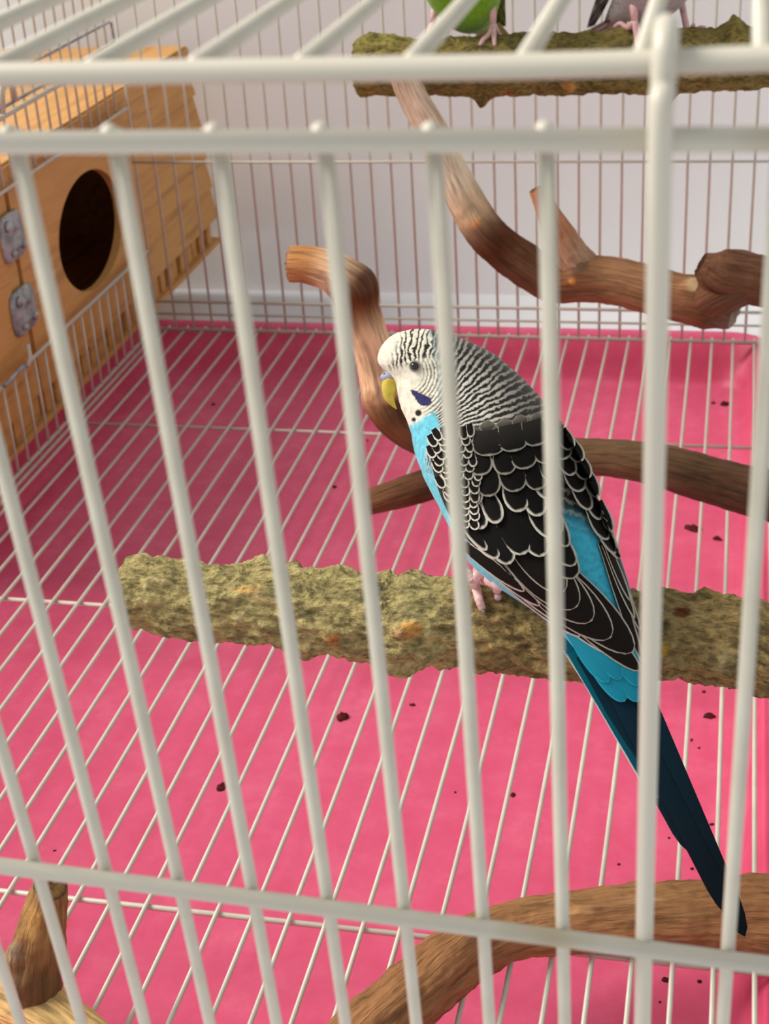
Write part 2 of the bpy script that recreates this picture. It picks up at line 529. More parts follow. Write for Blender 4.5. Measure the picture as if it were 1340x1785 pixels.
# ------------------------------------------------------------------ branches
def fbm(p, o=4):
    return noise.fractal(Vector(p), 1.0, 2.0, o)
BVH = {}
def branch_limb(ctrl, nseg, nang, seed, rough, knots=(), cap=(True, True), ridge=0.0, pk=()):
    """ctrl rows: (x, y, z, radius, r, g, b); returns verts, faces, colours, branch coordinates"""
    C = catmull(ctrl, nseg)
    P = C[:, :3]; rad = C[:, 3]; colr = np.clip(C[:, 4:7], 0.003, 1)
    T = np.gradient(P, axis=0); T /= np.linalg.norm(T, axis=1)[:, None]
    s = np.concatenate([[0], np.cumsum(np.linalg.norm(np.diff(P, axis=0), axis=1))])
    up = np.array([0, 0, 1.0]) if abs(T[0][2]) < .9 else np.array([0, 1.0, 0])
    N = np.cross(up, T[0]); N /= np.linalg.norm(N)
    V = []; K = []; B = []
    for i in range(nseg):
        N = N - T[i] * np.dot(N, T[i]); N /= np.linalg.norm(N)
        Bn = np.cross(T[i], N)
        for j in range(nang):
            a = 2 * math.pi * j / nang
            d = math.cos(a) * N + math.sin(a) * Bn
            q = (s[i], rad[i] * math.cos(a), rad[i] * math.sin(a))
            h = fbm((q[0] * 45 + seed, q[1] * 90, q[2] * 90), 3) * .55
            h += fbm((q[0] * 170 + seed, q[1] * 330, q[2] * 330 + 9), 4) * rough[1]
            if ridge:
                h += (0.5 - abs(fbm((q[0] * 110 + seed, q[1] * 300 + 5, q[2] * 300), 3))) * ridge
            r = rad[i] * (1 + rough[0] * h)
            c = colr[i].copy()
            for ks, ka, kr, kh, kc in knots:
                da = (a - ka + math.pi) % (2 * math.pi) - math.pi
                dd = ((s[i] - ks * s[-1]) ** 2 + (da * rad[i]) ** 2) / kr ** 2
                if dd < 6:
                    w = math.exp(-dd * 1.4); r += kh * w * (1 + .5 * h)
                    if kc is not None:
                        w2 = max(0, min(1, (w - .35) * 2.4 + .6 * h)); c = c * (1 - w2) + np.array(kc) * w2
            if pk:
                p0 = P[i] + d * rad[i]
                cc0 = R.T @ (p0 - ORG); qx, qy = CX + cc0[0] / -cc0[2] * FPX, CY - cc0[1] / -cc0[2] * FPX
                if np.dot(R.T @ d, -cc0) > -.35 * np.linalg.norm(cc0):
                    for kx, ky, krx, kry, khp, kc in pk:
                        dd = ((qx - kx) / krx) ** 2 + ((qy - ky) / kry) ** 2
                        if dd < 5:
                            w = math.exp(-dd * 1.3); r += khp * -cc0[2] / FPX * w * (1 + .5 * h)
                            if kc is not None:
                                w2 = max(0, min(1, (w - .42) * 2.6 + .7 * h)); c = c * (1 - w2) + np.array(kc) * w2
            V.append(P[i] + d * r); K.append(c); B.append((q[0] + seed, q[1], q[2]))
    F = []
    for i in range(nseg - 1):
        for j in range(nang):
            F.append((i * nang + j, i * nang + (j + 1) % nang, (i + 1) * nang + (j + 1) % nang, (i + 1) * nang + j))
    for end, on in ((0, cap[0]), (nseg - 1, cap[1])):
        sg = -1 if end == 0 else 1
        base = end * nang
        prev = [base + j for j in range(nang)]
        for kf, push in ((.86, .10), (.5, .10), (0.12, .06)):
            cur = []
            for j in range(nang):
                p = P[end] + (np.array(V[base + j]) - P[end]) * kf + T[end] * sg * rad[end] * (push + .10 * fbm((j * .7 + seed, kf * 5, 1), 2))
                cur.append(len(V)); V.append(p)
                K.append(np.array(cap_color if on else colr[end])); B.append((s[end] * .3 + seed, (1 - kf) * .1 + .01 * math.cos(j), .01 * math.sin(j)))
            for j in range(nang):
                q = (prev[j], prev[(j + 1) % nang], cur[(j + 1) % nang], cur[j])
                F.append(q if sg > 0 else q[::-1])
            prev = cur
        F.append(tuple(prev if sg > 0 else prev[::-1]))
    return V, F, K, B
cap_color = S(200, 160, 100)
def make_branch(name, limbs, mat, label, group=None, origin=None):
    V = []; F = []; K = []; B = []
    for L in limbs:
        v, f, k, b = L
        o = len(V); V += v; K += k; B += b; F += [tuple(i + o for i in q) for q in f]
    Va = np.array(V)
    if origin is None:
        origin = (Va[:, 0].mean(), Va[:, 1].mean(), Va[:, 2].min())
    o = obj(name, V, F, mat, None, True, origin)
    attr_color(o.data, np.array(K)); attr_vec(o.data, 'bk', np.array(B) )
    tag(o, label, 'branch', group)
    BVH[name + label] = BVHTree.FromPolygons([tuple(v) for v in V], F)
    return o, BVH[name + label]
def row(p, rpx, c):
    return [*p, rpx * opt(p) / FPX, *c]

# main perch: rough lichen-grey bark, parallel to the front of the cage
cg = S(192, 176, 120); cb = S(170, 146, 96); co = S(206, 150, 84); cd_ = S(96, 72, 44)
YP = .320
ctl = []
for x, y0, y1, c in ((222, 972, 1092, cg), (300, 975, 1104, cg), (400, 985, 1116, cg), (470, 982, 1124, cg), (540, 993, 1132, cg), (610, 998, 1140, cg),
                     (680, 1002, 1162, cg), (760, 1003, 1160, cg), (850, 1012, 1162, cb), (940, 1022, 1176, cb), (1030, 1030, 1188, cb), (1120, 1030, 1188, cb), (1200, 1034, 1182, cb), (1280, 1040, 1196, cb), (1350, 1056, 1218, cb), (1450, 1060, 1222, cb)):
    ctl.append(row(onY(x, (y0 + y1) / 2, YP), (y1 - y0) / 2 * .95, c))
for r_ in ctl: pass
e_ = ctl[-1][:]; e_[0] = XR - .0005; ctl[-1] = e_
ctl = [r_ for r_ in ctl[:-1] if r_[0] < XR - .004] + [e_]
# angle 0 faces the camera side (-Y), pi/2 up or down according to the frame: N = up x T = +Y, B = T x N = +Z
UPA, FRA = math.pi / 2, math.pi
pkm = [(246, 978, 16, 10, 8, None), (355, 972, 14, 9, 9, S(130, 112, 70)), (464, 974, 22, 22, 20, S(196, 182, 128)), (515, 990, 16, 12, 9, None), (588, 988, 24, 18, 18, None), (712, 994, 26, 16, 16, S(206, 184, 110)),
       (428, 1028, 30, 9, 7, S(226, 184, 112)), (270, 1014, 30, 6, 6, S(206, 190, 140)), (292, 1024, 22, 7, -8, None), (420, 1052, 28, 10, -8, None), (460, 1060, 20, 14, -5, None), (418, 1076, 7, 5, 4, S(210, 196, 160)), (520, 1060, 26, 34, -2, None),
       (582, 1108, 20, 14, 15, S(222, 156, 92)), (566, 1100, 12, 10, 8, S(206, 182, 120)), (528, 1130, 26, 14, 10, None), (722, 1094, 26, 16, 17, S(214, 158, 84)), (700, 1100, 18, 12, 8, S(190, 156, 108)), (690, 1130, 50, 26, 6, None), (704, 1165, 36, 12, 8, None), (668, 1040, 18, 20, -7, None),
       (830, 1165, 28, 12, 9, None), (1030, 1190, 30, 10, 6, None), (1188, 1066, 22, 18, -5, S(124, 76, 38)), (1152, 1128, 22, 16, 12, S(196, 158, 60)), (1270, 1150, 40, 22, 5, S(176, 160, 112)), (1158, 1034, 26, 12, 10, S(140, 120, 66)), (1236, 1040, 24, 12, 9, S(150, 130, 76)), (1200, 1188, 40, 10, 4, None), (430, 1110, 90, 8, 2, None)]
cap_color = S(176, 158, 96)
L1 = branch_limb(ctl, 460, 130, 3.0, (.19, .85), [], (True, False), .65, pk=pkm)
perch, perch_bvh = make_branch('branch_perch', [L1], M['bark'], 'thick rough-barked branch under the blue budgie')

# upper perch carrying the other two birds
YU = .620
ctl = []
for x, y0, y1, c in ((626, 72, 168, S(160, 148, 80)), (700, 66, 166, S(158, 144, 80)), (780, 70, 166, S(150, 134, 76)), (860, 62, 166, S(150, 134, 76)), (960, 60, 164, S(150, 134, 76)), (1060, 56, 162, S(150, 134, 76)), (1160, 52, 160, S(150, 134, 76)), (1260, 50, 156, S(150, 134, 76)), (1340, 48, 154, S(150, 134, 76)), (1420, 46, 152, S(150, 134, 76))):
    p = onY(x, (y0 + y1) / 2, YU)
    if p[0] < XR - .004: ctl.append(row(p, (y1 - y0) / 2 * .96, c))
e_ = ctl[-1][:]; e_[0] = XR - .0005; e_[2] += .001; ctl.append(e_)
kn = [(.03, 1.6, .005, .0018, None), (.22, 1.7, .004, .002, None), (.29, 4.6, .0035, .0028, None), (.36, 4.0, .004, .001, co), (.50, 3.7, .004, .001, co), (.62, 1.7, .004, .0030, None), (.86, 1.75, .0050, .0048, None), (.72, 4.6, .004, .0025, None)]
L1 = branch_limb(ctl, 260, 80, 11.0, (.16, .7), kn, (True, False), .5)
uperch, uperch_bvh = make_branch('branch_perch', [L1], M['bark'], 'rough-barked branch high at the back with two birds on it')

# forked branch behind the blue budgie
tan = S(246, 202, 160); tn2 = S(196, 138, 92); brn = S(92, 64, 44); dkbrn = S(104, 68, 46); brk = S(112, 84, 58)
YM = .500
def px_rows(rows, Y0):
    return [row(onY(x, y, Yy if Yy else Y0), r, c) for x, y, r, c, Yy in rows]
cap_color = S(196, 138, 92)
rowsA = [(508, 460, 32, S(206, 146, 94), .50), (540, 462, 33, S(206, 146, 94), .50), (580, 474, 36, tan, .50), (612, 500, 40, S(110, 74, 50), .50), (624, 540, 37, S(150, 104, 72), .50), (638, 580, 37, tan, .50), (652, 620, 36, tan, .50),
         (664, 660, 40, tan, .50), (680, 700, 46, S(140, 100, 66), .50), (714, 742, 40, S(120, 80, 54), .50), (790, 776, 36, brn, .50), (880, 790, 36, brn, .50), (1000, 796, 33, brk, .50), (1080, 800, 34, brk, .50), (1150, 812, 38, brk, .50), (1220, 832, 40, brn, .50), (1290, 852, 43, brn, .50), (1340, 862, 44, brn, .50), (1400, 870, 44, brn, .50)]
ca = [r_ for r_ in px_rows(rowsA, YM) if r_[0] < XR - .003]
e_ = ca[-1][:]; e_[0] = XR - .0005; e_[2] -= .002; ca.append(e_)
kn = [(.20, 2.2, .006, .0010, dkbrn), (.245, .9, .006, .003, dkbrn), (.21, 1.4, .007, .002, dkbrn), (.45, 2.6, .008, .001, S(96, 70, 48)), (.47, 3.2, .006, .0014, None)]
LA = branch_limb(ca, 260, 56, 21.0, (.08, .5), [], (True, False), .2, pk=[(634, 494, 26, 30, 9, dkbrn), (700, 716, 50, 34, 2, S(104, 76, 50)), (648, 690, 16, 20, 6, S(196, 150, 110)), (664, 640, 34, 30, 0, tan)])  # dark brown patch on the bend
rowsB = [(642, 876, 23, S(120, 80, 50), .49), (690, 862, 26, S(110, 72, 46), .49), (750, 842, 28, S(96, 60, 38), .492), (820, 815, 30, brn, .496), (880, 794, 28, brn, .50)]
cap_color = S(206, 160, 86)
LB = branch_limb(px_rows(rowsB, YM), 80, 40, 25.0, (.08, .5), [], (True, False), .2)
rowsC = [(622, 506, 30, dkbrn, .497), (640, 502, 26, dkbrn, .492), (650, 512, 18, dkbrn, .489)]
cap_color = dkbrn
LC = branch_limb(px_rows(rowsC, YM), 16, 32, 29.0, (.10, .5), [], (True, True), .2)
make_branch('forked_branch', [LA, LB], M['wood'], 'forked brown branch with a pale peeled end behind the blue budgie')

# upper forked branch
YQ = .585
pal = S(238, 208, 180)
cap_color = pal
rowsA = [(694, 112, 22, S(190, 150, 124), .590), (716, 165, 25, pal, .590), (750, 225, 28, pal, .590), (786, 300, 31, S(244, 222, 192), .590), (820, 366, 33, S(214, 180, 146), .588), (852, 412, 35, dkbrn, .585), (905, 455, 37, S(112, 74, 50), .585), (965, 490, 37, S(128, 86, 58), .585), (1020, 486, 40, S(150, 104, 72), .585),  # tone drops from pale to dark brown at the node
         (1070, 490, 41, S(168, 122, 86), .585), (1130, 505, 41, S(168, 122, 86), .585), (1190, 520, 42, S(150, 104, 72), .585), (1240, 530, 44, S(120, 78, 54), .585), (1280, 545, 30, S(130, 104, 88), .582)]
LA = branch_limb(px_rows(rowsA, YQ), 240, 48, 31.0, (.09, .5), [], (True, True), .25, pk=[(1010, 466, 26, 24, 9, S(112, 84, 64)), (992, 446, 22, 14, 8, S(186, 160, 136)), (998, 490, 10, 9, 5, S(214, 140, 70)), (828, 390, 14, 16, 6, S(206, 140, 100)), (1212, 500, 26, 16, 6, S(214, 184, 140)), (1150, 505, 60, 22, 0, S(166, 120, 82))])
rowsB = [(934, 330, 13, S(206, 140, 96), .583), (950, 362, 18, S(196, 136, 98), .583), (972, 402, 25, S(180, 126, 90), .584), (996, 448, 33, S(190, 150, 120), .585), (1030, 486, 34, S(150, 104, 72), .585)]
cap_color = S(216, 150, 100)
LB = branch_limb(px_rows(rowsB, YQ), 70, 40, 35.0, (.12, .6), [], (True, False), .3)
cap_color = S(110, 62, 44)
rowsC = [(1222, 460, 22, S(116, 78, 56), .578), (1250, 474, 40, S(116, 78, 56), .578), (1290, 482, 44, S(116, 78, 56), .580), (1340, 492, 43, S(116, 78, 56), .582), (1400, 500, 43, S(116, 78, 56), .582)]
cc = [r_ for r_ in px_rows(rowsC, YQ) if r_[0] < XR - .003]
e_ = cc[-1][:]; e_[0] = XR - .0005; cc.append(e_)
LC = branch_limb(cc, 60, 44, 39.0, (.10, .5), [], (True, False), .25)
rowsD = [(1225, 528, 40, S(130, 84, 58), .585), (1260, 505, 42, S(116, 78, 56), .580), (1300, 488, 40, S(116, 78, 56), .580)]
LD = branch_limb(px_rows(rowsD, YQ), 30, 40, 41.0, (.10, .5), [], (True, True), .25)
make_branch('forked_branch', [LA, LB, LC, LD], M['wood'], 'twisting forked branch with dark brown patches below the upper perch')

# branch lying on the grate under the tail
lw = S(170, 124, 82); lw2 = S(158, 112, 74)
rows_ = [(585, 1850, 58, lw2), (640, 1800, 60, lw2), (710, 1742, 60, lw2), (770, 1690, 60, lw2), (830, 1648, 56, lw2), (900, 1622, 52, lw), (980, 1610, 54, lw), (1070, 1602, 58, lw), (1160, 1596, 60, lw), (1250, 1592, 62, lw2), (1330, 1592, 70, lw2), (1420, 1590, 70, lw2)]
ctl = []
for x, y, r, c in rows_:
    rm = r * .375 / FPX
    p = onZ(x, y, GZ + .0006 + rm)
    if p[0] < XR - .004: ctl.append(row(p, r * .97, c))
e_ = ctl[-1][:]; e_[0] = XR - .0005; ctl.append(e_)
cap_color = lw2
L1 = branch_limb(ctl, 320, 90, 51.0, (.11, .7), [], (True, False), .45, pk=[(990, 1640, 90, 14, -3, None), (1150, 1640, 110, 18, -3, None), (1000, 1588, 60, 16, 2, S(196, 148, 100)), (1120, 1570, 60, 10, 2, S(196, 150, 104)), (1310, 1650, 30, 30, 6, None), (1290, 1600, 40, 20, -2, None)])
make_branch('curved_branch', [L1], M['wood'], 'brown fibrous curved branch lying on the grate under the budgie tail')

# short forked branch at the front left
wl = S(234, 194, 130); wd = S(110, 78, 50)
rows_ = [(-140, 1640, 52, wl), (-60, 1690, 52, wl), (10, 1725, 52, wl), (70, 1760, 50, wl), (130, 1800, 46, wl), (200, 1850, 44, wl)]
ctl = [row(onZ(x, y, GZ + .0005 + r * .36 / FPX), r, c) for x, y, r, c in rows_]
cap_color = wl
LA = branch_limb(ctl, 120, 56, 61.0, (.10, .6), [], (True, True), .3)
b0 = onZ(50, 1745, GZ + .0075)
rows_ = [(88, 1545, 30, S(150, 116, 74), b0[1] + .002), (78, 1590, 38, S(170, 130, 80), b0[1] + .002), (68, 1640, 44, S(150, 112, 70), b0[1] + .001), (62, 1690, 48, S(120, 92, 60), b0[1]), (60, 1740, 46, S(150, 112, 70), b0[1])]
cap_color = S(180, 134, 80)
LB = branch_limb(px_rows(rows_, 0), 80, 48, 65.0, (.16, .7), [], (True, False), .4, pk=[(104, 1660, 20, 50, 2, None), (70, 1700, 44, 16, -2, None), (30, 1660, 22, 26, 5, S(150, 130, 104)), (60, 1610, 18, 40, 1, S(206, 160, 96))])
make_branch('forked_branch', [LA, LB], M['wood'], 'short pale forked branch on the grate by the front bars')

# ------------------------------------------------------------------ the blue budgerigar
def plumage_mat(name, rough=.75, bscale=700, bstr=.35):
    mt, N, L, b = newmat(name, (.5, .5, .5), rough, .25)
    a = N.new('ShaderNodeAttribute'); a.attribute_name = 'Col'
    tc = N.new('ShaderNodeTexCoord')
    n = nz(N, L, tc.outputs['Object'], bscale, 3)
    mm = N.new('ShaderNodeMix'); mm.data_type = 'RGBA'; mm.blend_type = 'MULTIPLY'; mm.inputs[0].default_value = .45
    L.new(a.outputs['Color'], mm.inputs[6])
    r = ramp(N, [(.35, g(.55)), (.6, g(1.1))]); L.new(n.outputs[0], r.inputs[0]); L.new(r.outputs[0], mm.inputs[7])
    L.new(mm.outputs[2], b.inputs['Base Color'])
    bump(N, L, b, n.outputs[0], bstr, .0006)
    b.inputs['Sheen Weight'].default_value = .15
    return mt
M['plumage'] = plumage_mat('plumage')
def feather_mat():
    mt, N, L, b = newmat('edged_feather', (.02, .02, .02), .75, .12)
    a = N.new('ShaderNodeAttribute'); a.attribute_name = 'Col'
    rr = N.new('ShaderNodeAttribute'); rr.attribute_name = 'rim'
    e = N.new('ShaderNodeAttribute'); e.attribute_name = 'edge'
    bv = N.new('ShaderNodeAttribute'); bv.attribute_name = 'barb'
    n = nz(N, L, bv.outputs['Vector'], 1.0, 4, .7)
    ad = N.new('ShaderNodeMath'); ad.operation = 'MULTIPLY_ADD'; ad.inputs[1].default_value = .9; ad.inputs[2].default_value = -.45
    L.new(n.outputs[0], ad.inputs[0])
    sm = N.new('ShaderNodeMath'); sm.operation = 'ADD'; L.new(ad.outputs[0], sm.inputs[0]); L.new(e.outputs['Fac'], sm.inputs[1])
    mr = N.new('ShaderNodeMapRange'); mr.interpolation_type = 'SMOOTHSTEP'
    mr.inputs['From Min'].default_value = .45; mr.inputs['From Max'].default_value = 1.35
    L.new(sm.outputs[0], mr.inputs['Value'])
    mx = N.new('ShaderNodeMix'); mx.data_type = 'RGBA'
    L.new(mr.outputs[0], mx.inputs[0]); L.new(rr.outputs['Color'], mx.inputs[6]); L.new(a.outputs['Color'], mx.inputs[7])
    L.new(mx.outputs[2], b.inputs['Base Color'])
    bump(N, L, b, n.outputs[0], .25, .0004)
    return mt
M['feather'] = feather_mat()
M['eye'] = newmat('eye_black', S(8, 7, 8), .08, .8)[0]
M['eyering'] = newmat('eye_ring', S(150, 146, 138), .6, .3)[0]
M['cere'] = noisy('lilac_cere', S(150, 154, 186), S(176, 178, 204), 900, .45, .5, .1, .0002)
M['beak'] = noisy('yellow_beak', S(196, 172, 44), S(214, 196, 84), 500, .35, .5)
M['leg'] = noisy('pink_scaly_leg', S(226, 176, 176), S(236, 198, 196), 900, .5, .4, .3, .0003)
M['claw'] = newmat('grey_claw', S(110, 100, 92), .4, .5)[0]

D0 = .380
STN = [  # left outline, right outline, towards the lens (m), depth ratio
    (716, 574, 734, 573, .006, .8), (690, 581, 768, 577, .006, .72), (671, 595, 800, 588, .006, .72), (660, 614, 830, 601, .006, .72), (660, 634, 862, 618, .006, .70),
    (684, 660, 888, 639, .007, .70), (693, 688, 912, 661, .008, .72), (699, 712, 934, 684, .009, .74), (708, 731, 953, 706, .010, .76), (716, 755, 970, 728, .011, .80),
    (723, 790, 992, 762, .012, .84), (741, 838, 1018, 815, .014, .86), (764, 882, 1041, 868, .016, .86), (789, 930, 1062, 924, .019, .84), (818, 980, 1084, 980, .022, .80),
    (862, 1020, 1099, 1030, .0245, .74), (925, 1062, 1110, 1080, .026, .66), (985, 1112, 1116, 1122, .027, .56), (1028, 1170, 1124, 1170, .0275, .42), (1062, 1220, 1132, 1216, .028, .28)]
def smooth(a, b, x):
    t = max(0., min(1., (x - a) / (b - a))); return t * t * (3 - 2 * t)
def inpoly(x, y, P):
    c = False; j = len(P) - 1
    for i in range(len(P)):
        if (P[i][1] > y) != (P[j][1] > y) and x < (P[j][0] - P[i][0]) * (y - P[i][1]) / (P[j][1] - P[i][1]) + P[i][0]: c = not c
        j = i
    return c
CWHITE = S(238, 232, 214); CBLACK = S(16, 14, 13); CSKY = S(112, 206, 230); CTEAL_SHADED = S(44, 164, 194); CVIOLET = S(40, 36, 92)
PATCH = [(714, 679), (724, 681), (733, 687), (742, 690), (752, 696), (752, 703), (746, 706), (738, 707), (730, 703), (722, 693)]
def body_colour(x, y):
    """plumage pattern in the bird's own side plane (units of the bird's drawing)"""
    w1 = fbm((x * .05, y * .05, 2.0), 3); w2 = fbm((x * .16, y * .16, 7.0), 3)
    # base regions: blue underparts, rump turned deeper teal partly by painted-in shade
    t = smooth(.0, 1., (x - 760 - (y - 800) * .62) / 170)
    c = CSKY * (1 - t) + CTEAL_SHADED * t
    c = c * (1 + .10 * w2)
    # neck and back: dark with pale bars radiating from below the throat
    px, py = 706, 778
    th = math.atan2(py - y, x - px); rr = math.hypot(x - px, y - py)
    hx, hy = 727, 640                                     # head centre
    edge = 752 + 16 * smooth(690, 760, y) - 26 * smooth(740, 800, y) + 6 * w2
    back = smooth(-6, 6, x - edge) * (1 - smooth(840, 900, y - (x - 900) * .35))
    if y < 700: back = smooth(-5, 7, x - (764 + 4 * w2 - .25 * max(0, 640 - y)))
    if back > 0:
        ph = (th + .020 * w1 + .0095 * w2) / .0560
        k = .5 + .5 * math.sin(2 * math.pi * ph)
        pale = S(226, 222, 212) * (1 - smooth(130, 230, rr)) + S(132, 127, 116) * smooth(130, 230, rr)
        duty = .54 + .16 * smooth(150, 250, rr)
        bw = smooth(duty - .16, duty + .16, k + .30 * w2)
        c = c * (1 - back) + (CBLACK * (1 - bw) + pale * bw) * back
    # face mask
    mask = 1 - smooth(-5, 5, y - (742 - .62 * max(0, x - 716)) - 3 * w2)
    mask *= 1 - smooth(-5, 7, x - (764 + 4 * w2 - .25 * max(0, 640 - y)))
    if mask > 0:
        f = CWHITE * (1 + .05 * w2)
        # thin dark arcs behind the eye
        dx, dy = x - 706, y - 650
        rad = math.hypot(dx, dy); an = math.atan2(dy, dx)
        ck = smooth(14, 34, rad) * smooth(-.75, -.30, an) * (1 - smooth(.95, 1.25, an))
        if ck > 0:
            kk = .5 + .5 * math.sin(2 * math.pi * (rad + 1.5 * w2) / 6.2)
            lin = smooth(.52, .86, kk) * ck * smooth(20, 42, rad)
            f = f * (1 - lin * .80) + S(40, 36, 34) * lin * .80
        # crown stripes
        cr = smooth(682, 704, x + .35 * (y - 600) + 6 * w2) * (1 - smooth(-10, 8, y - (640 - .30 * (x - 700))))
        if cr > 0:
            kk = .5 + .5 * math.sin(2 * math.pi * (th + .03 * w1 + .010 * w2) / .0500)
            top = smooth(578, 606, y)
            lin = smooth(.66 - .26 * top, .94 - .26 * top, kk) * cr
            f = f * (1 - lin) + S(34, 30, 28) * lin
        # violet cheek patch and throat spots
        if inpoly(x + 2 * w2, y + 2 * w1, PATCH): f = CVIOLET
        for sx, sy, sr in ((729, 720, 5.6), (721, 731.5, 3.6)):
            d = math.hypot(x - sx, y - sy); q = 1 - smooth(sr - 1.3, sr + 1.3, d); f = f * (1 - q) + CBLACK * q
        c = c * (1 - mask) + f * mask
    return np.clip(c, .003, 1)

def budgie():
    st = catmull(STN, 330)
    nA = 300
    V = []; K = []
    hit_y = onY(830, 1020, YP)
    root = thing('budgerigar', (hit_y[0], hit_y[1], hit_y[2]), 'blue budgerigar with white face and black barred back on rough branch', 'bird')
    cache = {}
    for i, (lx, ly, rx, ry, dz, k) in enumerate(st):
        cxx, cyy = (lx + rx) / 2, (ly + ry) / 2
        hw = math.hypot(rx - lx, ry - ly) / 2
        if i == 0: hw *= .4
        d = D0 - dz
        for j in range(nA):
            a = 2 * math.pi * j / nA
            ca, sa = math.cos(a), math.sin(a)
            x = cxx + ca * (rx - lx) / 2; y = cyy + ca * (ry - ly) / 2
            cc_ = body_colour(x, y) if True else None
            lum = float(cc_.mean())
            q = 1 + .006 * fbm((x * .08, y * .08, sa * 3), 2)
            V.append(onD(cxx + (x - cxx) * q, cyy + (y - cyy) * q, d - sa * k * hw * d / FPX * q - .00022 * lum)); K.append(cc_)
    n = len(st); F = []
    for i in range(n - 1):
        for j in range(nA):
            F.append((i * nA + j, (i + 1) * nA + j, (i + 1) * nA + (j + 1) % nA, i * nA + (j + 1) % nA))
    F.append(tuple(range(nA))); F.append(tuple((n - 1) * nA + nA - 1 - j for j in range(nA)))
    body = obj('body', V, F, M['plumage'], root)
    attr_color(body.data, np.array(K))
    bvh = BVHTree.FromPolygons([tuple(v) for v in V], F)
    org = Vector(ORG)
    def depth(x, y):
        key = (round(x), round(y))
        if key in cache: return cache[key]
        r = Vector(ray(x, y)); L = r.length
        h = bvh.ray_cast(org, r / L)
        if h[0] is not None: dd = h[3] / L
        else:
            p = onD(x, y, D0 - .026); h = bvh.find_nearest(Vector(p)); dd = opt(h[0])
        cache[key] = dd
        return dd
    def sheet(name, parent, pxgrid, nu, nv, lift, colr, mat, edge=None, rim=None, depth_f=None):
        V = []
        for (x, y), l in zip(pxgrid, lift):
            V.append(onD(x, y, (depth_f or depth)(x, y) - l))
        F = [(i * nu + j, i * nu + j + 1, (i + 1) * nu + j + 1, (i + 1) * nu + j) for i in range(nv - 1) for j in range(nu - 1)]
        o = obj(name, V, F, mat, parent)
        attr_color(o.data, np.array(colr))
        if edge is not None:
            attr_f(o.data, 'edge', edge); attr_vec(o.data, 'rim', np.array([rim] * len(V)))
        return o
    def feather(parent, tip, deg, length, width, layer, rimw=4.5, rimc=S(196, 192, 180), colr=S(11, 9, 8), name='feather', round_=.55, depth_f=None, base=.75, dark_tip=None, lift0=.0012):
        nu, nv = 9, 13
        deg += frnd.uniform(-3, 3); tip = (tip[0] + frnd.uniform(-2, 2), tip[1] + frnd.uniform(-2.5, 2.5)); width *= frnd.uniform(.92, 1.1)
        a = math.radians(deg); dx, dy = math.cos(a), math.sin(a); qx, qy = -dy, dx
        grid = []; lift = []; ed = []; cs = []; barb = []
        for i in range(nv):
            v = i / (nv - 1); v = 1 - (1 - v) ** 1.5
            w = width / 2 * ((base + (1 - base) * smooth(0, .5, v)) if v < round_ else math.sqrt(max(0.0004, 1 - ((v - round_) / (1 - round_)) ** 2)))
            for j in range(nu):
                u = -1 + 2 * j / (nu - 1)
                grid.append((tip[0] - dx * (1 - v) * length + qx * u * w, tip[1] - dy * (1 - v) * length + qy * u * w))
                lift.append(lift0 + layer * .00016 + .00055 * v * v - .00025 * u * u)
                e = min((1 - abs(u)) * w, (1 - v) * length + (.0 if v < 1 else 0))
                ed.append(e / (rimw * (.30 + .78 * v)))
                cs.append(colr if dark_tip is None else colr * (1 - v) + dark_tip * v)
                barb.append((v * length * .10 + tip[0], abs(u) * 2 + v * 3, tip[1]))
        o = sheet(name, parent, grid, nu, nv, lift, cs, M['feather'], ed, rimc, depth_f)
        attr_vec(o.data, 'barb', barb)
        return o
    frnd = random.Random(5)
    # wings: a dark shell each, with the feathers laid over it
    def shell(name, outer, inner, lift):
        nu, nv = 20, 40
        A = catmull(outer, nv); B = catmull(inner, nv)
        grid = [tuple(A[i] + (B[i] - A[i]) * j / (nu - 1)) for i in range(nv) for j in range(nu)]
        lf = [lift * min(1, 6 * min(j, nu - 1 - j) / (nu - 1) + .25) for i in range(nv) for j in range(nu)]
        o = sheet(name, root, grid, nu, nv, lf, [S(20, 18, 16)] * len(grid), M['plumage'])
        return o
    lw_ = shell('wing', [(764, 752), (750, 790), (766, 860), (800, 925), (850, 972), (930, 1042), (1020, 1106), (1114, 1166)],
                [(820, 775), (900, 780), (945, 805), (962, 850), (972, 900), (988, 950), (1028, 1024), (1116, 1150)], .0012)
    lw_['label'] = 'folded black wing with pale feather edges'
    rw_ = shell('wing', [(992, 766), (1017, 815), (1040, 870), (1061, 925), (1083, 980), (1098, 1030), (1110, 1080), (1118, 1150)],
                [(962, 785), (990, 840), (1016, 885), (1044, 930), (1064, 985), (1078, 1030), (1094, 1085), (1117, 1150)], .0010)
    PR = dict(rimw=2.6, rimc=S(178, 170, 156), colr=S(22, 18, 15))
    # flight feathers, longest first
    lay = 0
    for tip, dg, ln, wd_ in (((1010, 1108), 38, 230, 30), ((1062, 1142), 38, 260, 34), ((975, 1083), 38, 200, 26), ((942, 1056), 39, 170, 24), ((915, 1032), 40, 140, 22)):
        feather(lw_, tip, dg, ln, wd_, lay, rimw=2.8, rimc=S(206, 200, 188), colr=S(24, 20, 17)); lay += .6
    for tip, dg, ln, wd_ in (((1117, 1168), 41, 340, 54), ((1105, 1139), 42, 300, 74), ((1066, 1109), 43, 260, 78), ((1030, 1082), 44, 220, 76), ((1004, 1057), 46, 190, 72), ((984, 1032), 48, 160, 66)):
        feather(lw_, tip, dg, ln, wd_, lay, **PR); lay += 1
